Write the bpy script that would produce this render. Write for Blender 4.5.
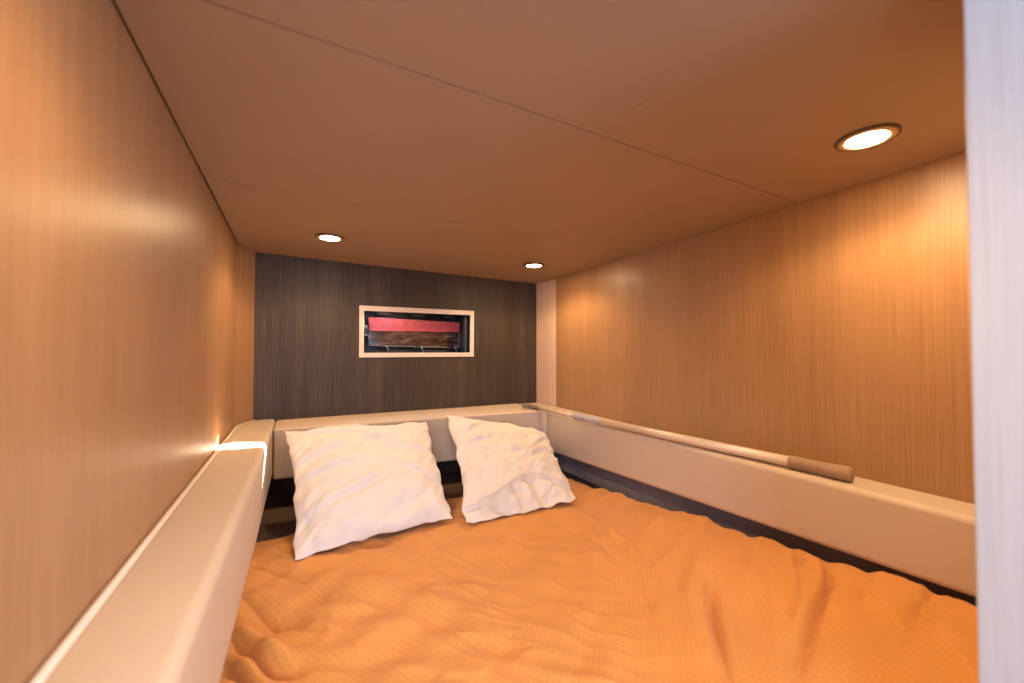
import bpy, bmesh, math, random
from mathutils import Vector, Matrix, noise

# ------------------------------------------------------------------ reset
for o in list(bpy.data.objects): bpy.data.objects.remove(o, do_unlink=True)
scene = bpy.context.scene
C = scene.collection
H = 1.05            # height of the camera above the cabin sole; all coordinates below are relative to the camera

# ------------------------------------------------------------------ camera
YAW, PITCH, ROLL, FPX = 0.4864, 0.0208, 0.0006, 405.43
cy, sy, cp, sp = math.cos(YAW), math.sin(YAW), math.cos(PITCH), math.sin(PITCH)
F = Vector((sy*cp, cy*cp, sp)); R0 = Vector((cy, -sy, 0)); U0 = R0.cross(F)
Rv = math.cos(ROLL)*R0 + math.sin(ROLL)*U0; Uv = -math.sin(ROLL)*R0 + math.cos(ROLL)*U0
cam = bpy.data.cameras.new('camera'); camo = bpy.data.objects.new('camera', cam); C.objects.link(camo)
M = Matrix((Rv, Uv, -F)).transposed().to_4x4(); M.translation = (0, 0, H); camo.matrix_world = M
cam.sensor_width = 36; cam.lens = FPX/1024*36; cam.clip_start = 0.01
cam.dof.use_dof = True; cam.dof.focus_distance = 1.55; cam.dof.aperture_fstop = 2.0
scene.camera = camo

# ------------------------------------------------------------------ light and exposure
w = bpy.data.worlds.new('sky'); scene.world = w; w.use_nodes = True
bg = w.node_tree.nodes['Background']; bg.inputs[0].default_value = (0.53, 0.69, 1.0, 1); bg.inputs[1].default_value = 19.5
sun = bpy.data.lights.new('sun', 'SUN'); sun.energy = 220; sun.angle = 0.006; sun.color = (1, .93, .82)
suno = bpy.data.objects.new('sun', sun); C.objects.link(suno); suno.location = (4, 5, 6)
SUND = Vector((-1.20, -1.20, -1.0)).normalized()
suno.rotation_euler = SUND.to_track_quat('-Z', 'Y').to_euler()
# light portals in the unseen saloon windows (emits nothing itself, only guides the sky sampling)
SALOON_WINDOWS = ((-1.05, -.15, -.2, .92), (.66, 1.45, -.5, .92))      # x0, x1, z0, z1 in the rear saloon wall; the second is added to daylight the left wall
for x0, x1, z0, z1 in SALOON_WINDOWS:
    pt = bpy.data.lights.new('window_portal', 'AREA'); pt.shape = 'RECTANGLE'; pt.size = x1-x0; pt.size_y = z1-z0; pt.cycles.is_portal = True
    pto = bpy.data.objects.new('window_portal', pt); C.objects.link(pto); pto.location = ((x0+x1)/2, -1.31, (z0+z1)/2+H)
    pto.rotation_euler = (math.radians(90), 0, 0)      # shines towards +Y
LAMP_L = 260.0; LAMP_W = 12.0; LAMP_COL = (1.0, .655, .35)
vs = scene.view_settings
vs.view_transform = 'Standard'; vs.look = 'None'; vs.gamma = 1; vs.use_curve_mapping = False; vs.exposure = -0.25

# ------------------------------------------------------------------ helpers
def ray(px, py): return F + Rv*((px-512)/FPX) - Uv*((py-341.5)/FPX)
def onz(px, py, z): d = ray(px, py); return d*(z/d.z)

def mat(name, col, rough=.5, metal=0, spec=.5):
    m = bpy.data.materials.new(name); m.use_nodes = True
    b = m.node_tree.nodes['Principled BSDF']
    b.inputs['Base Color'].default_value = (*col, 1); b.inputs['Roughness'].default_value = rough
    b.inputs['Metallic'].default_value = metal; b.inputs['Specular IOR Level'].default_value = spec
    return m
def nodes(m): return m.node_tree.nodes, m.node_tree.links, m.node_tree.nodes['Principled BSDF']
def noise_node(m, scale3, detail=3, rough=.6, rot=None):
    n, l, b = nodes(m)
    tc = n.new('ShaderNodeTexCoord'); mp = n.new('ShaderNodeMapping'); mp.inputs['Scale'].default_value = scale3
    if rot: mp.inputs['Rotation'].default_value = rot
    t = n.new('ShaderNodeTexNoise'); t.inputs['Scale'].default_value = 1; t.inputs['Detail'].default_value = detail; t.inputs['Roughness'].default_value = rough
    l.new(tc.outputs['Object'], mp.inputs[0]); l.new(mp.outputs[0], t.inputs[0]); return t
def ramp(m, src, stops):
    n, l, b = nodes(m); r = n.new('ShaderNodeValToRGB'); e = r.color_ramp.elements
    while len(e) < len(stops): e.new(.5)
    for i, (p, c) in enumerate(stops): e[i].position = p; e[i].color = (*c, 1)
    l.new(src, r.inputs[0]); return r
def bump(m, src, strength, dist=.002, prev=None):
    n, l, b = nodes(m); k = n.new('ShaderNodeBump'); k.inputs['Strength'].default_value = strength; k.inputs['Distance'].default_value = dist
    l.new(src, k.inputs['Height'])
    if prev: l.new(prev.outputs[0], k.inputs['Normal'])
    l.new(k.outputs[0], b.inputs['Normal']); return k

def veneer(name, dark, mid, light, rough, bs=.25, spec=.5):
    m = mat(name, mid, rough, 0, spec); n, l, b = nodes(m)
    fine = noise_node(m, (330, 330, 4), 3, .7); broad = noise_node(m, (14, 14, .5), 3, .6)
    a = n.new('ShaderNodeMath'); a.operation = 'MULTIPLY_ADD'; a.inputs[1].default_value = .72; l.new(fine.outputs[0], a.inputs[0])
    q = n.new('ShaderNodeMath'); q.operation = 'MULTIPLY'; q.inputs[1].default_value = .28; l.new(broad.outputs[0], q.inputs[0]); l.new(q.outputs[0], a.inputs[2])
    r = ramp(m, a.outputs[0], [(.34, dark), (.5, mid), (.66, light)]); l.new(r.outputs[0], b.inputs['Base Color'])
    bump(m, fine.outputs[0], bs, .0012)
    return m
M_OAK = veneer('oak_veneer', (.295, .152, .066), (.36, .192, .086), (.415, .23, .108), .38, .18)
M_OAKLIT = veneer('daylit_oak_veneer', (.52, .34, .24), (.62, .43, .31), (.70, .50, .37), .4, .15)  # oak lightened in colour for the daylight on the right corner strip
M_WENGE = veneer('dark_veneer', (.027, .019, .014), (.056, .040, .028), (.108, .076, .050), .5, .3, .25)
M_JAMB = veneer('pale_jamb_laminate', (.49, .475, .47), (.54, .525, .52), (.59, .575, .57), .5, .1)

def vinyl(name, col, rough, sc=260, bs=.12, var=.06):
    m = mat(name, col, rough, 0, .4); n, l, b = nodes(m)
    t = noise_node(m, (sc, sc, sc), 3, .6); bump(m, t.outputs[0], bs, .001)
    g = noise_node(m, (5, 5, 5), 3, .55)
    r = ramp(m, g.outputs[0], [(.3, tuple(c*(1-var) for c in col)), (.7, tuple(min(1, c*(1+var)) for c in col))]); l.new(r.outputs[0], b.inputs['Base Color'])
    return m
M_CEIL = vinyl('headliner_vinyl', (.355, .232, .138), .55, 320, .10, .03)
M_BOLSTER = vinyl('cream_vinyl', (.56, .44, .32), .6, 300, .10, .03)
M_PIPING = vinyl('cream_piping', (.74, .62, .49), .4, 300, .05, .02)
M_LINING = vinyl('dark_lining', (.25, .20, .19), .75, 200, .2, .15)
M_MATTRESS = vinyl('brown_mattress_fabric', (.07, .04, .026), .85, 400, .3, .2)
M_BASE = vinyl('base_laminate', (.4, .33, .27), .5)
M_JOINT = mat('joint_strip', (.16, .085, .045), .9, 0, .1)
M_GAPSHADE = mat('gap_shade', (.02, .011, .006), 1.0, 0, 0)
M_SOLE = veneer('sole_teak', (.16, .09, .05), (.24, .14, .08), (.32, .2, .12), .4)
M_SALOON = vinyl('saloon_white', (.70, .68, .65), .6)
M_WINFRAME = mat('window_frame_plastic', (.72, .60, .50), .4)
M_BLACK = mat('black_plastic', (.010, .010, .011), .35)
M_DKGREY = mat('dark_grey_plastic', (.035, .033, .034), .5)
M_TAB = mat('pale_tab_plastic', (.50, .48, .47), .4)
M_ALU = mat('anodised_aluminium', (.70, .57, .43), .42, .25)
M_FOAMGREY = vinyl('grey_foam', (.40, .36, .37), .8, 500, .3)
M_FOAMTAN = vinyl('tan_foam', (.33, .215, .14), .8, 500, .35)
M_HOOK = mat('hook_plastic', (.16, .12, .09), .4)
M_RING = mat('lamp_ring', (.50, .33, .17), .4, .3)
M_RIM = mat('lamp_rim', (.10, .055, .025), .45, .2)
M_SCUFF = mat('scuff', (.16, .09, .06), .8)

# window: red band and brown smoked panel
M_RED = mat('red_film', (.80, .10, .12), .35); n, l, b = nodes(M_RED)
t = noise_node(M_RED, (55, 55, 70), 4, .7); r = ramp(M_RED, t.outputs[0], [(.3, (.58, .07, .08)), (.55, (.74, .12, .13)), (.8, (.80, .28, .28))]); l.new(r.outputs[0], b.inputs[0])
M_SMOKE = mat('smoked_acrylic', (.075, .035, .025), .12); n, l, b = nodes(M_SMOKE)
t = noise_node(M_SMOKE, (14, 14, 45), 4, .6); r = ramp(M_SMOKE, t.outputs[0], [(.35, (.018, .008, .007)), (.55, (.085, .04, .03)), (.75, (.26, .16, .14))]); l.new(r.outputs[0], b.inputs[0])  # paler blotches paint reflections into the panel colour
bump(M_SMOKE, t.outputs[0], .4, .003)
M_EDGE = mat('acrylic_edge', (.45, .38, .36), .25)

# pillow cotton
M_PILLOW = mat('cream_cotton', (.70, .63, .555), .9, 0, .2); n, l, b = nodes(M_PILLOW)
t = noise_node(M_PILLOW, (900, 900, 900), 2, .5); k1 = bump(M_PILLOW, t.outputs[0], .15, .0008)
t2 = noise_node(M_PILLOW, (28, 28, 28), 4, .6); bump(M_PILLOW, t2.outputs[0], .25, .004, k1)
b.inputs['Sheen Weight'].default_value = .15

# waffle-weave orange sheet
M_SHEET = mat('orange_waffle_cotton', (.74, .33, .085), .85, 0, .25); n, l, b = nodes(M_SHEET)
tc = n.new('ShaderNodeTexCoord'); mp = n.new('ShaderNodeMapping'); mp.inputs['Rotation'].default_value = (0, 0, .12)
l.new(tc.outputs['Object'], mp.inputs[0])
wob = n.new('ShaderNodeTexNoise'); wob.inputs['Scale'].default_value = 9; l.new(mp.outputs[0], wob.inputs[0])
vm = n.new('ShaderNodeVectorMath'); vm.operation = 'MULTIPLY_ADD'; vm.inputs[1].default_value = (.012, .012, 0); l.new(wob.outputs['Color'], vm.inputs[0]); l.new(mp.outputs[0], vm.inputs[2])
sx = n.new('ShaderNodeSeparateXYZ'); l.new(vm.outputs[0], sx.inputs[0])
def msin(src, freq):
    a = n.new('ShaderNodeMath'); a.operation = 'MULTIPLY'; a.inputs[1].default_value = freq; l.new(src, a.inputs[0])
    s = n.new('ShaderNodeMath'); s.operation = 'SINE'; l.new(a.outputs[0], s.inputs[0]); return s
s1 = msin(sx.outputs[0], 2*math.pi/.0125); s2 = msin(sx.outputs[1], 2*math.pi/.017)
pr = n.new('ShaderNodeMath'); pr.operation = 'MULTIPLY'; l.new(s1.outputs[0], pr.inputs[0]); l.new(s2.outputs[0], pr.inputs[1])
mr = n.new('ShaderNodeMapRange'); mr.inputs[1].default_value = .1; mr.inputs[2].default_value = .9; l.new(pr.outputs[0], mr.inputs[0])
r = ramp(M_SHEET, mr.outputs[0], [(0, (.63, .275, .068)), (1, (.57, .24, .056))])
bn = noise_node(M_SHEET, (7, 7, 7), 3, .6); rb = ramp(M_SHEET, bn.outputs[0], [(.3, (.9, .9, .9)), (.7, (1, 1, 1))])
mx = n.new('ShaderNodeMixRGB'); mx.blend_type = 'MULTIPLY'; mx.inputs[0].default_value = 1; l.new(r.outputs[0], mx.inputs[1]); l.new(rb.outputs[0], mx.inputs[2]); l.new(mx.outputs[0], b.inputs[0])
inv = n.new('ShaderNodeMath'); inv.operation = 'SUBTRACT'; inv.inputs[0].default_value = 1; l.new(mr.outputs[0], inv.inputs[1])
k1 = bump(M_SHEET, inv.outputs[0], .35, .001)
b.inputs['Sheen Weight'].default_value = .1

M_LENS = bpy.data.materials.new('lamp_lens'); M_LENS.use_nodes = True; n = M_LENS.node_tree.nodes; n.clear()
em = n.new('ShaderNodeEmission'); em.inputs[0].default_value = (*LAMP_COL, 1); em.inputs[1].default_value = LAMP_L; ou = n.new('ShaderNodeOutputMaterial'); M_LENS.node_tree.links.new(em.outputs[0], ou.inputs[0])

def link(name, bm, m, parent=None, smooth=False, bevel=0, seg=3):
    """bmesh in camera-relative coordinates -> one mesh object with its origin at its base centre"""
    bmesh.ops.recalc_face_normals(bm, faces=bm.faces)
    if bevel:
        bmesh.ops.bevel(bm, geom=[e for e in bm.edges if len(e.link_faces) == 2 and e.calc_face_angle(0) > .5], offset=bevel, segments=seg, affect='EDGES', profile=.5, clamp_overlap=True)
    xs = [v.co.x for v in bm.verts]; ys = [v.co.y for v in bm.verts]; zs = [v.co.z for v in bm.verts]
    o0 = Vector(((min(xs)+max(xs))/2, (min(ys)+max(ys))/2, min(zs)))
    for v in bm.verts: v.co -= o0
    me = bpy.data.meshes.new(name); bm.to_mesh(me); bm.free()
    if smooth:
        for p in me.polygons: p.use_smooth = True
    me.materials.append(m)
    o = bpy.data.objects.new(name, me); C.objects.link(o)
    wloc = o0 + Vector((0, 0, H))
    if parent is not None:
        o.parent = parent; o.location = wloc - (parent['_base'] if False else BASE[parent.name])
    else: o.location = wloc
    BASE[o.name] = wloc
    return o
BASE = {}
def tag(o, label, cat, group=None):
    o['label'] = label; o['category'] = cat
    if group: o['group'] = group
    return o
def struct(o, label=None):
    o['kind'] = 'structure'
    if label: o['label'] = label
    return o
def empty(name, loc):
    o = bpy.data.objects.new(name, None); C.objects.link(o); o.empty_display_size = .05
    o.location = Vector(loc)+Vector((0, 0, H)); BASE[o.name] = o.location.copy(); return o

def box(bm, x0, x1, y0, y1, z0, z1):
    v = [bm.verts.new(c) for c in ((x0,y0,z0),(x1,y0,z0),(x1,y1,z0),(x0,y1,z0),(x0,y0,z1),(x1,y0,z1),(x1,y1,z1),(x0,y1,z1))]
    for f in ((0,3,2,1),(4,5,6,7),(0,1,5,4),(1,2,6,5),(2,3,7,6),(3,0,4,7)): bm.faces.new([v[i] for i in f])
    return bm
def B(*a): return box(bmesh.new(), *a)
def prism(poly, zb, zt):
    """poly: plan outline, zb / zt: number or f(x, y)"""
    g = lambda z, x, y: z(x, y) if callable(z) else z
    bm = bmesh.new(); lo = [bm.verts.new((x, y, g(zb, x, y))) for x, y in poly]; hi = [bm.verts.new((x, y, g(zt, x, y))) for x, y in poly]
    bm.faces.new(lo[::-1]); bm.faces.new(hi); k = len(poly)
    for i in range(k): bm.faces.new((lo[i], lo[(i+1) % k], hi[(i+1) % k], hi[i]))
    return bm
def rect_ring(x0, x1, z0, z1, a0, a1, c0, c1, y0, y1, bm=None):
    """plate in the xz plane with a rectangular hole, real thickness y0..y1"""
    bm = bm or bmesh.new()
    out = [(x0,z0),(x1,z0),(x1,z1),(x0,z1)]; inn = [(a0,c0),(a1,c0),(a1,c1),(a0,c1)]
    L = {}
    for nm, pts in (('o', out), ('i', inn)):
        for yy in (y0, y1): L[nm, yy] = [bm.verts.new((x, yy, z)) for x, z in pts]
    for i in range(4):
        j = (i+1) % 4
        bm.faces.new((L['o',y0][i], L['o',y0][j], L['i',y0][j], L['i',y0][i]))
        bm.faces.new((L['o',y1][j], L['o',y1][i], L['i',y1][i], L['i',y1][j]))
        bm.faces.new((L['o',y0][j], L['o',y0][i], L['o',y1][i], L['o',y1][j]))
        bm.faces.new((L['i',y0][i], L['i',y0][j], L['i',y1][j], L['i',y1][i]))
    return bm
def tube(pts, rad, seg=16, cap=True, bm=None):
    bm = bm or bmesh.new(); pts = [Vector(p) for p in pts]
    rad = rad if isinstance(rad, (list, tuple)) else [rad]*len(pts); rings = []
    t0 = (pts[1]-pts[0]).normalized(); up = Vector((0,0,1)) if abs(t0.z) < .9 else Vector((1,0,0)); s = t0.cross(up).normalized()
    for i, p in enumerate(pts):
        t = (pts[min(i+1, len(pts)-1)]-pts[max(i-1, 0)]).normalized(); s = (s-t*s.dot(t)).normalized(); u = s.cross(t)
        rings.append([bm.verts.new(p+(s*math.cos(a)+u*math.sin(a))*rad[i]) for a in [2*math.pi*k/seg for k in range(seg)]])
    for a, b_ in zip(rings, rings[1:]):
        for k in range(seg): bm.faces.new((a[k], a[(k+1) % seg], b_[(k+1) % seg], b_[k]))
    if cap: bm.faces.new(rings[0][::-1]); bm.faces.new(rings[-1])
    return bm
def lathe(cx, cy_, cz, prof, seg=40):
    """prof: list of (radius, z offset)"""
    bm = bmesh.new(); rings = []
    for r_, z in prof: rings.append([bm.verts.new((cx+r_*math.cos(2*math.pi*k/seg), cy_+r_*math.sin(2*math.pi*k/seg), cz+z)) for k in range(seg)])
    for a, b_ in zip(rings, rings[1:]):
        for k in range(seg): bm.faces.new((a[k], a[(k+1) % seg], b_[(k+1) % seg], b_[k]))
    return bm, rings

# ------------------------------------------------------------------ room dimensions (from the fit)
def zc(x, y): return .442-.0183*y-.0192*x
def xl(y): return -.2086-.001*y
def xr(y): return 1.2186+.0097*y
YB = 2.0; PL, PR = -.161, 1.217; YCL, YCR = 1.8713, 1.8289; YD = .146; FLOOR = -H
ZB = -.300

# ------------------------------------------------------------------ room shell
struct(link('floor', B(-1.6, 1.5, -1.5, 2.4, FLOOR-.03, FLOOR), M_SOLE))
struct(link('wall_left', prism([(xl(YD), YD), (xl(YCL), YCL), (xl(YCL)-.02, YCL), (xl(YD)-.02, YD)], FLOOR, lambda x, y: zc(x, y)+.03), M_OAK), 'light oak veneered side wall left of the berth')
struct(link('wall_right', prism([(xr(YD), YD), (xr(YD)+.02, YD), (xr(YCR)+.02, YCR), (xr(YCR), YCR)], FLOOR, lambda x, y: zc(x, y)+.03), M_OAK), 'light oak veneered side wall right of the berth')
struct(link('trim_1', prism([(xl(YCL), YCL), (PL, YB), (PL-.02, YB+.012), (xl(YCL)-.02, YCL+.01)], FLOOR, lambda x, y: zc(x, y)+.03), M_OAK), 'narrow angled oak corner strip left of the dark panel')
struct(link('trim_2', prism([(xr(YCR), YCR), (xr(YCR)+.02, YCR+.006), (PR+.02, YB+.012), (PR, YB)], FLOOR, lambda x, y: zc(x, y)+.03), M_OAKLIT), 'narrow angled oak corner strip right of the dark panel')
# dark head panel with the window cut-out
WX0, WX1, WZ0, WZ1 = .272, .806, -.015, .184
struct(link('wall_back', rect_ring(PL-.02, PR+.02, FLOOR, .445, WX0, WX1, WZ0, WZ1, YB, YB+.012), M_WENGE), 'dark brown wood veneer wall panel at the head of the berth')

# ceiling: carrier plate, coloured near-black as shade in the edge gaps, with three upholstered panels
carrier = struct(link('ceiling', prism([(xl(0)-.02, YD), (xr(0)+.03, YD), (xr(YB)+.03, YB+.012), (xl(YB)-.02, YB+.012)], lambda x, y: zc(x, y)+.012, lambda x, y: zc(x, y)+.03), M_GAPSHADE), 'low tan upholstered headliner in three panels')
S1, S2 = .6148, 1.2257
g = .0017
def cpanel(y0, y1):
    if y1 > 1.9: poly = [(xl(y0)+.004, y0), (xr(y0)-.002, y0), (xr(YCR)-.002, YCR), (PR-.001, YB-.001), (PL+.001, YB-.001), (xl(YCL)+.003, YCL)]
    else: poly = [(xl(y0)+.004, y0), (xr(y0)-.002, y0), (xr(y1)-.002, y1), (xl(y1)+.004, y1)]
    return prism(poly, zc, lambda x, y: zc(x, y)+.012)
for y0, y1 in ((YD, S1-g), (S1+g, S2-g*.7), (S2+g*.7, YB)):
    link('headliner_panel', cpanel(y0, y1), M_CEIL, carrier)
for yj, hw in ((S1, g), (S2, g*.7)):
    link('joint_strip', prism([(xl(yj)+.004, yj-hw), (xr(yj)-.002, yj-hw), (xr(yj)-.002, yj+hw), (xl(yj)+.004, yj+hw)], lambda x, y: zc(x, y)+.0012, lambda x, y: zc(x, y)+.012), M_JOINT, carrier)
sc = bmesh.new()
a = Vector((.516, .525, zc(.516, .525)-.0003)); b2 = Vector((.517, .487, zc(.517, .487)-.0003))
mid = (a+b2)/2+Vector((.0012, 0, 0))
sv = [sc.verts.new(v) for v in (a, mid+Vector((.0013, 0, 0)), b2, mid-Vector((.0009, 0, 0)))]
up = [sc.verts.new(v.co+Vector((0, 0, .0004))) for v in sv]
sc.faces.new(sv); sc.faces.new(up[::-1])
for i in range(4): sc.faces.new((sv[i], up[i], up[(i+1) % 4], sv[(i+1) % 4]))
link('scuff_mark', sc, M_SCUFF, carrier)['label'] = 'short dark scuff'

# bulkhead with the cabin doorway (the camera looks in past its right jamb)
JX = .602
bm = bmesh.new()
box(bm, JX, 1.5, YD-.095, YD, FLOOR, .98)
struct(link('wall_front', bm, M_JAMB, bevel=.002, seg=2), 'pale daylit door jamb panel at the right edge')
struct(link('trim_3', B(xl(YD)-.02, JX, YD-.03, YD, zc(0, YD)+.002, .98), M_OAK), 'bulkhead panel over the cabin doorway')
struct(link('trim_4', B(-1.6, xl(YD)-.02, YD-.03, YD, FLOOR, .98), M_OAK), 'bulkhead panel left of the cabin doorway')
# saloon outside the door: closed room with two window openings to the sky, the right one added
(a0, a1, c0, c1), (b0, b1, d0, d1) = SALOON_WINDOWS; xm = (a1+b0)/2
struct(link('wall_saloon_rear', rect_ring(xm, 1.5, FLOOR, .98, b0, b1, d0, d1, -1.33, -1.30, rect_ring(-1.6, xm, FLOOR, .98, a0, a1, c0, c1, -1.33, -1.30)), M_SALOON))
struct(link('wall_saloon_left', B(-1.62, -1.6, -1.33, YD, FLOOR, .98), M_SALOON))
struct(link('wall_saloon_right', B(1.5, 1.52, -1.33, YD, FLOOR, .98), M_SALOON))
struct(link('ceiling_saloon', B(-1.62, 1.52, -1.33, YD, .98, 1.0), M_SALOON))

# dark lining below the bolsters
struct(link('baseboard_right', B(1.19, 1.214, YD+.01, 1.82, -.66, -.46), M_LINING), 'dark lining strip below the right bolster')
struct(link('baseboard_left', B(-.206, -.19, YD+.01, 1.86, -.66, -.46), M_LINING))
struct(link('baseboard_back', B(-.16, 1.19, 1.93, 1.995, -.66, -.46), M_MATTRESS), 'dark lining strip below the headboard bolster')

# ------------------------------------------------------------------ window with red and brown panel
win = empty('window_1', ((WX0+WX1)/2, YB, WZ0)); struct(win, 'narrow oblong window opening in the dark head panel')
link('window_frame', rect_ring(.252, .826, -.036, .207, WX0+.001, WX1-.001, WZ0+.001, WZ1-.001, YB-.008, YB+.004), M_WINFRAME, win, bevel=.002, seg=2)
# black recess liner: back, floor, sides, and a roof with an added slot shaped to throw the sun streak on the left bolster
RD = 2.22
link('recess_liner', box(box(box(box(bmesh.new(), WX0-.02, WX1+.02, RD, RD+.01, WZ0-.02, .201), WX0-.02, WX0, YB+.012, RD, WZ0-.02, .201), WX1, WX1+.02, YB+.012, RD, WZ0-.02, .201), WX0, WX1, YB+.012, RD, WZ0-.02, WZ0), M_BLACK, win)
roof = bmesh.new(); zr = .201
outer = [(WX0-.02, YB+.012), (WX1+.02, YB+.012), (WX1+.02, RD+.01), (WX0-.02, RD+.01)]
slot = [(.276, 2.075), (.50, 2.016), (.66, 2.020), (.40, 2.150)]
ro = {}
for nm, pts in (('o', outer), ('s', slot)):
    for zz in (zr, zr+.004): ro[nm, zz] = [roof.verts.new((x, y, zz)) for x, y in pts]
for i in range(4):
    j = (i+1) % 4
    for zz in (zr, zr+.004): roof.faces.new((ro['o', zz][i], ro['o', zz][j], ro['s', zz][j], ro['s', zz][i]))
    for nm in 'os': roof.faces.new((ro[nm, zr][i], ro[nm, zr][j], ro[nm, zr+.004][j], ro[nm, zr+.004][i]))
link('recess_roof', roof, M_BLACK, win)
PY = 2.145    # front of the inner panel
def ony(px, py, y): d = ray(px, py); return d*(y/d.y)
def slab(px, y0, y1):
    f_ = [ony(q[0], q[1], y0) for q in px]; bm = bmesh.new()
    fr = [bm.verts.new(v) for v in f_]; bk = [bm.verts.new((v.x, y1, v.z)) for v in f_]
    bm.faces.new(fr); bm.faces.new(bk[::-1]); k = len(f_)
    for i in range(k): bm.faces.new((fr[i], fr[(i+1) % k], bk[(i+1) % k], bk[i]))
    return bm
link('red_band', slab([(368, 317), (459.5, 322.5), (459.5, 332), (369.5, 331)], PY-.006, PY+.03), M_RED, win, bevel=.002, seg=2)['label'] = 'bright red band'
pane = link('pane', slab([(368.5, 331.2), (459.5, 332.2), (459.5, 347.5), (368.5, 345)], PY, PY+.03), M_SMOKE, win, bevel=.002, seg=2); pane['label'] = 'brown smoked glossy panel'
p0, p1, p2, p3 = [ony(*q, PY-.001) for q in ((368.5, 331.5), (368.3, 345.3), (459.6, 347.8), (459.6, 332.5))]
link('pane_edge', tube([p0, p1, p2, p3], .0016, 8), M_EDGE, pane, smooth=True)
for px, py in ((383, 349), (418, 350), (452, 350.5)):
    c = ony(px, py, PY-.012)
    la = link('latch', tube([c+Vector((-.018, 0, .004)), c+Vector((-.008, 0, .012)), c+Vector((.008, 0, .012)), c+Vector((.018, 0, -.004))], .0095, 10), M_BLACK, win, smooth=True)
    link('latch_rim', tube([c+Vector((.012, -.008, .016)), c+Vector((.021, -.008, .008)), c+Vector((.024, -.008, -.010))], .0018, 8), M_TAB, la, smooth=True)
for py in (326.5, 334.5):
    c = ony(366.2, py, PY-.004); link('side_clip', box(bmesh.new(), c.x-.009, c.x+.006, c.y-.006, c.y+.02, c.z-.007, c.z+.007), M_TAB, win, bevel=.002, seg=2)
c = ony(367, 330.6, PY-.012); link('hinge_block', box(bmesh.new(), c.x-.016, c.x+.012, c.y-.008, c.y+.03, c.z-.012, c.z+.012), M_BLACK, win, bevel=.003, seg=2)
c = ony(464.5, 336, PY-.008); link('hinge_block', box(bmesh.new(), c.x-.016, c.x+.016, c.y-.008, c.y+.03, c.z-.03, c.z+.03), M_BLACK, win, bevel=.003, seg=2)
for px in (383, 418, 450):
    c = ony(px, 314+(px-383)*.05, PY+.03); link('ledge_block', box(bmesh.new(), c.x-.035, c.x+.035, c.y-.01, c.y+.02, c.z-.008, c.z+.012), M_DKGREY, win, bevel=.003, seg=2)
# bottom rail of the recess and right-hand post
c0 = ony(367, 350, PY+.02); c1 = ony(466, 352, PY+.02)
link('bottom_rail', box(bmesh.new(), WX0+.004, WX1-.004, PY+.01, PY+.03, WZ0+.001, WZ0+.014), M_DKGREY, win, bevel=.002, seg=2)
link('side_post', box(bmesh.new(), WX1-.022, WX1-.006, 2.02, 2.05, WZ0+.001, WZ1-.004), M_DKGREY, win, bevel=.003, seg=2)

# ------------------------------------------------------------------ berth: base, mattress
bb = tag(link('berth_base', B(-.19, 1.19, YD+.03, 1.92, FLOOR, -.66), M_BASE, bevel=.004, seg=2), 'low built-in berth base hidden under the mattress', 'bed base')
tag(link('mattress', B(-.188, 1.188, YD+.03, 1.925, -.66, -.60), M_MATTRESS, bevel=.012, seg=3), 'dark brown berth mattress showing behind the pillows at the head', 'mattress')

# ------------------------------------------------------------------ padded bolsters round the berth
def bolster(name, poly, zb, zt, r_, label):
    o = link(name, prism(poly, zb, zt), M_BOLSTER, None, True, bevel=r_, seg=5)
    m = o.modifiers.new('wn', 'WEIGHTED_NORMAL'); m.keep_sharp = False
    return tag(o, label, 'bolster', 'padded bolsters round the berth')
zbl = lambda x, y: -.297+.0035*y
YF0, YF1 = 1.765, 1.705          # front of the head bolster at its left and right end
lb = bolster('padded_bolster', [(xl(YD)+.001, YD+.004), (-.099, YD+.004), (-.084, 1.2), (-.079, 1.86), (-.079, YB-.006), (PL, YB-.006), (xl(YCL)+.004, YCL-.004)], lambda x, y: -.472-.006*y, zbl, .016, 'long cream vinyl bolster along the left oak wall, streaked with sunlight')
link('piping', tube([(xl(.16)+.0065, .16, zbl(0, .16)-.004), (xl(1.0)+.0065, 1.0, zbl(0, 1)-.004), (xl(YCL)+.008, YCL-.01, zbl(0, YCL)-.004), (PL+.004, YB-.012, zbl(0, 2)-.004)], .0062, 10), M_PIPING, lb, True)
bolster('padded_bolster', [(-.077, YF0), (1.03, YF1+.002), (1.072, YF1-.006), (1.088, YF1-.022), (1.088, YB-.006), (-.077, YB-.006)], lambda x, y: -.488-.012*max(0, min(1, x)), ZB+.003, .014, 'cream vinyl headboard bolster below the dark wall panel, behind the pillows')
rb_ = bolster('padded_bolster', [(1.108, YD+.004), (xr(YD)-.001, YD+.004), (xr(YCR)-.003, YCR), (PR-.002, YB-.006), (1.0905, YB-.006), (1.0905, 1.6)], lambda x, y: -.452-.026*y, lambda x, y: -.312+.006*y, .014, 'long cream vinyl bolster along the right oak wall carrying the telescopic pole')

# ------------------------------------------------------------------ orange sheet (height field with folds, thick cloth)
def sm(a, b_, t): t = max(0, min(1, (t-a)/(b_-a))); return t*t*(3-2*t)
FOLDS = []   # (polyline in world xy, width, height)
def fold(px, width, hgt, z=-.53): FOLDS.append(([onz(x, y, z).xy for x, y in px], width, hgt*1.25))
# creases on the near right
fold([(792, 558), (799, 578), (797, 600)], .010, -.007)
fold([(808, 575), (816, 592), (812, 620), (800, 650)], .016, .024)
fold([(826, 588), (828, 612), (812, 645), (796, 690)], .011, -.018)
fold([(708, 590), (712, 625), (720, 655), (728, 690)], .010, -.012)
fold([(722, 600), (728, 640), (738, 690)], .016, .012)
fold([(940, 610), (925, 640), (905, 690)], .02, -.012)
fold([(900, 585), (915, 612), (905, 640)], .02, .010)
fold([(640, 500), (655, 530), (650, 560)], .022, .006)
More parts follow.
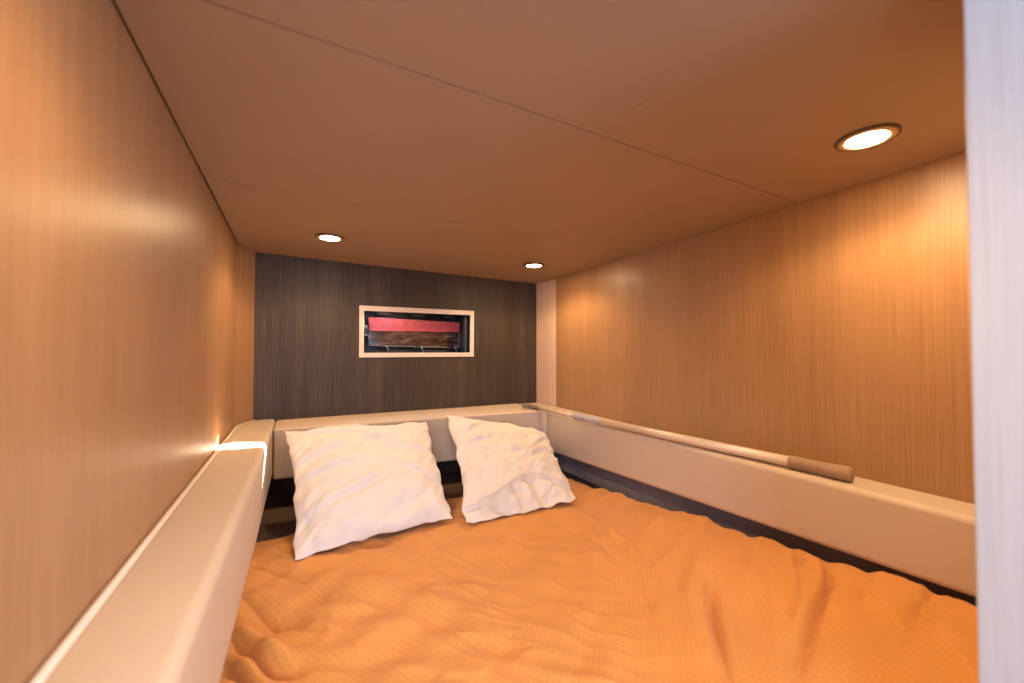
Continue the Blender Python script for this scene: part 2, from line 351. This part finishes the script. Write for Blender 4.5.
# broad soft folds across the middle
fold([(300, 580), (360, 585), (450, 600), (520, 640)], .028, .008)
fold([(330, 600), (420, 610), (500, 650), (540, 683)], .024, -.007)
fold([(460, 540), (520, 545), (600, 560), (660, 600)], .03, .007)
fold([(440, 575), (520, 580), (600, 610)], .028, -.006)
fold([(480, 530), (545, 528), (620, 540)], .022, -.005)
# sharp tucks against the left bolster
fold([(228, 634), (246, 648), (270, 664), (300, 670)], .007, -.022)
fold([(232, 622), (256, 636), (292, 656)], .011, .016)
fold([(224, 664), (245, 676), (262, 695)], .007, -.020)
fold([(224, 650), (246, 662), (270, 685)], .010, .014)
fold([(240, 596), (262, 610), (300, 623), (340, 628)], .008, -.010)
fold([(248, 585), (275, 596), (320, 606)], .016, .008)
fold([(250, 565), (275, 570), (310, 580)], .007, -.008)
fold([(700, 560), (690, 600), (700, 660)], .02, .010)
fold([(560, 520), (600, 545), (640, 590), (660, 640)], .012, -.006)
fold([(590, 515), (625, 545), (650, 590)], .014, .008)
fold([(745, 545), (755, 570), (748, 600)], .012, .007)
fold([(860, 575), (870, 600), (860, 640)], .014, -.009)
fold([(258, 545), (280, 552), (300, 566)], .012, .008)
def segdist(p, poly):
    best = 9; tt = 0
    for i in range(len(poly)-1):
        a, b_ = poly[i], poly[i+1]; d = b_-a; t = max(0, min(1, (p-a).dot(d)/d.length_squared)); q = (p-a-d*t).length
        if q < best: best = q; tt = (i+t)/(len(poly)-1)
    return best, tt
BOX = [(min(q.x for q in pl)-.09, max(q.x for q in pl)+.09, min(q.y for q in pl)-.09, max(q.y for q in pl)+.09) for pl, w_, h_ in FOLDS]
def zbed(x, y):
    z = -.540
    k = sm(.45, 1.1, x); z += k*((-.433-.105*y)+.540)
    z += .012*sm(.9, .3, y)*(1-k)
    z += .006*math.sin(2.1*x+1.0)*math.cos(2.7*y)
    v = Vector((x*5, y*5, 0)); z += .006*noise.noise(v)
    q = Vector(((x*.8+y*.6)*5, (-x*.6+y*.8)*15, 3)); z += .010*noise.noise(q)*sm(1.15, .4, abs(x-.25)*1.2)
    q = Vector(((x*.5+y*.86)*4, (-x*.86+y*.5)*9, 11)); z += .008*noise.noise(q)*sm(.35, .7, x)
    # crosswise ripples on the left where the sheet is gathered
    q = Vector((x*5+y*2, y*22+x*9, 7)); z += .014*noise.noise(q)*sm(.45, -.05, x)
    # fluting along the right edge
    z += .009*noise.noise(Vector((y*19, x*3, 4)))*sm(.9, 1.1, x)
    al, ac = x*.67-y*.74, x*.74+y*.67
    rd = (1-abs(noise.noise(Vector((al*3.2+2, ac*9, 21)))))**4-.4
    z += .012*rd*sm(.75, .25, x)*sm(1.35, 1.1, y)
    rd = (1-abs(noise.noise(Vector((al*6+5, ac*20, 41)))))**6-.25
    z += .0048*rd*sm(.85, .3, x)*sm(1.4, 1.2, y)*(.5+.5*noise.noise(Vector((x*4, y*4, 50)))+.3)
    rd = (1-abs(noise.noise(Vector(((.8*x+.6*y)*3, (-.6*x+.8*y)*8, 33)))))**5-.3
    z += .009*rd*sm(.5, .8, x)*sm(1.2, .8, y)
    p = Vector((x, y))
    for (pl, w_, h_), bx in zip(FOLDS, BOX):
        if bx[0] < x < bx[1] and bx[2] < y < bx[3]:
            d, t = segdist(p, pl)
            if d < w_*3: z += h_*math.exp(-(d/w_)**2)*(.25+.75*math.sin(math.pi*min(1, max(0, t))))
    # tucked-down back edge
    e = 1.42+.03*math.sin(x*9+.5)+.02*noise.noise(Vector((x*8, 2, 0)))-.05*sm(.10, -.05, x)
    z = z*(1-sm(e-.08, e+.10, y))+(-.588)*sm(e-.08, e+.10, y)
    # left edge goes down beside the mattress
    z = min(z, -.47)
    return z
NX, NY = 360, 400; x0, x1, y0, y1 = -.165, 1.135, .185, 1.53
bm = bmesh.new(); G = []
for j in range(NY+1):
    row = []
    for i in range(NX+1):
        u = i/NX; v = j/NY; x = x0+(x1-x0)*u; ye = y1-.07*sm(.12, -.03, x)+.012*noise.noise(Vector((x*9, 3, 0))); y = y0+(ye-y0)*v
        z = zbed(x, y)
        er = 1.098+.014*noise.noise(Vector((y*13, 5, 0)))+.010*noise.noise(Vector((y*30, 8, 0)))
        if x > er:      # hangs down over the edge
            z = z-(x-er)*2.4; x = er+(x-er)*.45
            z = max(z, -.592)
        row.append(bm.verts.new((x, y, max(z, -.5935))))
    G.append(row)
for j in range(NY):
    for i in range(NX): bm.faces.new((G[j][i], G[j][i+1], G[j+1][i+1], G[j+1][i]))
sh = link('bed_sheet', bm, M_SHEET, None, True)
sd = sh.modifiers.new('thickness', 'SOLIDIFY'); sd.thickness = .004; sd.offset = -1
tag(sh, 'crumpled orange waffle-weave sheet spread over the berth', 'bed sheet')

# ------------------------------------------------------------------ pillows
def pillow(name, corners, thick, seed, label, flap=False, sag=.05):
    bl, br, tr, tl = [Vector(c) for c in corners]; N = 110
    nrm = ((br-bl).cross(tl-bl)).normalized()
    if nrm.y > 0: nrm = -nrm
    def pos(u, v, side):
        a, c = (u+1)/2, (v+1)/2
        # edges bow inwards between the corners
        pin = .07 if u < 0 else .045
        uu = u*(1-pin*(1-v*v)**1.0*abs(u)); pv = (-.05 if flap and v < 0 else .045); vv = v*(1-pv*(1-u*u)*abs(v))
        a, c = (uu+1)/2, (vv+1)/2
        p = bl.lerp(br, a).lerp(tl.lerp(tr, a), c)
        t = max(0, (1-abs(u)**2.6))**.62*max(0, (1-abs(v)**2.6))**.62
        h = thick*t*(1.0 if side > 0 else .65)
        wr = 0; edge = min(1, 3.2*t)
        if side > 0:
            q = Vector((u*1.6+seed, v*5.5, seed)); wr += .0075*noise.noise(q)
            q = Vector((u*3+v*2.5, v*6-u*3.5, seed*2)); wr += .0050*noise.noise(q)
            q = Vector((u*7, v*4, seed*3)); wr += .0045*noise.noise(q)*(abs(u)**2)
            q = Vector(((u+v)*3.5, (v-u)*11, seed*5)); wr += .0035*noise.noise(q)
            if not flap:
                wr += -.007*math.exp(-((v-.72+.06*u)/.035)**2)*sm(-1, -.7, u)*sm(.75, .2, u)
                wr += .005*math.exp(-((v-.80+.06*u)/.05)**2)
                for (uc, vc, sl, ln) in ((-.6, .28, .25, .5), (-.55, -.05, .15, .45), (.55, .15, -.3, .4), (.6, -.3, -.4, .4), (-.3, -.45, .3, .5), (.1, .45, -.05, .5)):
                    du = (u-uc)/ln; wr += -.007*math.exp(-((v-vc-sl*(u-uc))/.045)**2-du*du)+.006*math.exp(-((v-vc-.1-sl*(u-uc))/.05)**2-du*du)
            else:
                for (uc, vc, sl, ln) in ((-.65, .55, .8, .3), (-.5, .25, .2, .4), (-.45, .0, -.1, .5), (.3, -.15, .5, .4), (.55, .2, 1.0, .3)):
                    du = (u-uc)/ln; wr += -.006*math.exp(-((v-vc-sl*(u-uc))/.045)**2-du*du)+.005*math.exp(-((v-vc-.1-sl*(u-uc))/.05)**2-du*du)
                cv = fcurve(u)
                if v < cv:
                    wr -= .013*min(1, (cv-v)/.03)
                    wr += .012*math.sin(u*13+2.2*v*4+1.3*math.sin(u*5))*min(1, (cv-v)/.08)*.6
        h += wr*edge*1.35
        # wavy seam
        sw = .010*noise.noise(Vector((u*5+seed, v*5, 9)))*(1-edge)
        e2 = .012*noise.noise(Vector((u*4.3, v*4.3, seed+4)))+.003*noise.noise(Vector((u*9, v*9, seed+8)))
        p = p+(br-bl).normalized()*(e2*u*abs(u)**3)+(tl-bl).normalized()*(e2*v*abs(v)**3)
        p = p+nrm*(h*side+sw)
        p.z -= sag*0
        floor_ = zbed(p.x, p.y)+.004
        if p.z < floor_: p.z = floor_+.15*(0 if side < 0 else .02)
        return p
    bm = bmesh.new(); top = {}; bot = {}
    mp_ = lambda i: math.sin((i/N*2-1)*math.pi/2*.97)/math.sin(math.pi/2*.97)
    for j in range(N+1):
        for i in range(N+1):
            u, v = mp_(i), mp_(j)
            top[i, j] = bm.verts.new(pos(u, v, 1))
            bot[i, j] = top[i, j] if (i in (0, N) or j in (0, N)) else bm.verts.new(pos(u, v, -1))
    for j in range(N):
        for i in range(N):
            bm.faces.new((top[i, j], top[i+1, j], top[i+1, j+1], top[i, j+1]))
            bm.faces.new((bot[i, j], bot[i, j+1], bot[i+1, j+1], bot[i+1, j]))
    o = link(name, bm, M_PILLOW, None, True)
    tag(o, label, 'pillow', 'cream cushions at the head of the berth')
    # piped seam / hem
    if flap:
        pts = [pos(-.97+1.94*k/60, fcurve(-.97+1.94*k/60)+.006, 1)+nrm*.0006 for k in range(61)]
        link('pillowcase_hem', tube(pts, .0026, 8), M_PILLOW, o, True)
    return o
def fcurve(u): return -.80+.30*math.exp(-((u-.25)/.62)**2)-.12*max(0, u-.55)
pillow('cushion', [(.000, 1.158, -.526), (.432, 1.208, -.526), (.480, 1.665, -.300), (-.036, 1.63, -.286)], .062, 1.7, 'larger square cream cushion on the left, leaning on the headboard bolster')
pillow('cushion', [(.458, 1.165, -.526), (.878, 1.180, -.526), (1.035, 1.625, -.385), (.545, 1.62, -.270)], .058, 6.3, 'tilted cream cushion on the right with its pillowcase opening folded at the bottom', True)

# ------------------------------------------------------------------ telescopic pole on the right bolster
A = Vector((1.144, .468, -.2905)); Z = Vector((1.042, 1.785, -.2850)); ax = (Z-A).normalized(); L = (Z-A).length
at = lambda s: A+ax*s
pole = empty('telescopic_pole', (A+Z)/2-Vector((0, 0, .012))); tag(pole, 'telescopic boat hook pole with tan foam handle lying on the right bolster', 'pole')
link('outer_tube', tube([at(.10), at(L-.47)], .0136, 20), M_ALU, pole, True)
link('inner_tube', tube([at(L-.50), at(L-.07)], .0090, 20), M_ALU, pole, True)
hp = [(0, .006), (.001, .0135), (.004, .0165), (.010, .0178), (.03, .0172), (.07, .0158), (.105, .0160), (.122, .0172), (.130, .0165), (.134, .012)]
link('foam_handle', tube([at(s) for s, r_ in hp], [r_ for s, r_ in hp], 24), M_FOAMTAN, pole, True)['label'] = 'tan foam grip'
cpf = [(L-.51, .010), (L-.507, .0145), (L-.50, .0152), (L-.35, .0152), (L-.343, .0145), (L-.34, .009)]
link('foam_collar', tube([at(s) for s, r_ in cpf], [r_ for s, r_ in cpf], 24), M_FOAMGREY, pole, True)['label'] = 'grey foam collar'
side = Vector((-ax.y, ax.x, 0))   # towards the berth is -side.x
hk = link('hook_head', tube([at(L-.09), at(L-.05), at(L-.01), at(L+.03)], [.0105, .0105, .009, .006], 14), M_HOOK, pole, True)
link('hook_prong', tube([at(L-.03), at(L-.005)+side*.02, at(L-.002)+side*.035, at(L-.03)+side*.045], [.007, .006, .005, .004], 10), M_HOOK, hk, True)
link('hook_tip', tube([at(L+.0), at(L+.03)+side*.006, at(L+.045)+side*.012], [.007, .006, .004], 10), M_HOOK, hk, True)

# ------------------------------------------------------------------ recessed ceiling lamps
def lamp(x, y, label):
    z = zc(x, y); e = empty('recessed_light', (x, y, z-.006)); tag(e, label, 'ceiling light', 'recessed ceiling lights')
    bm, rg = lathe(x, y, z, [(.0500, .001), (.0500, -.0030), (.0488, -.0044), (.0468, -.0046), (.0462, -.0030)])
    link('outer_rim', bm, M_RIM, e, True)
    bm, rg = lathe(x, y, z, [(.0463, .001), (.0463, -.0036), (.0450, -.0044), (.0430, -.0052), (.0345, -.0052), (.0335, -.0045), (.0330, .002)])
    link('trim_ring', bm, M_RING, e, True)
    bm, rg = lathe(x, y, z, [(.0322, .002), (.0322, -.0048), (.027, -.0058), (.014, -.0064)]); bm.faces.new(rg[-1])
    link('lens', bm, M_LENS, e, True)
    ld = bpy.data.lights.new('lamp_light', 'SPOT'); ld.energy = LAMP_W; ld.color = LAMP_COL; ld.spot_size = math.radians(152); ld.spot_blend = .45; ld.shadow_soft_size = .03
    lo = bpy.data.objects.new('lamp_light', ld); C.objects.link(lo); lo.parent = e; lo.location = (0, 0, -.012)
lamp(.100, 1.610, 'lit recessed ceiling light above the left cushion')
lamp(.964, 1.608, 'lit recessed ceiling light near the back right corner, smallest of the three')
lamp(.982, .370, 'lit recessed ceiling light nearest the door jamb at the right, largest')
lamp(.100, .370, 'recessed ceiling light beside the left wall just above the view')
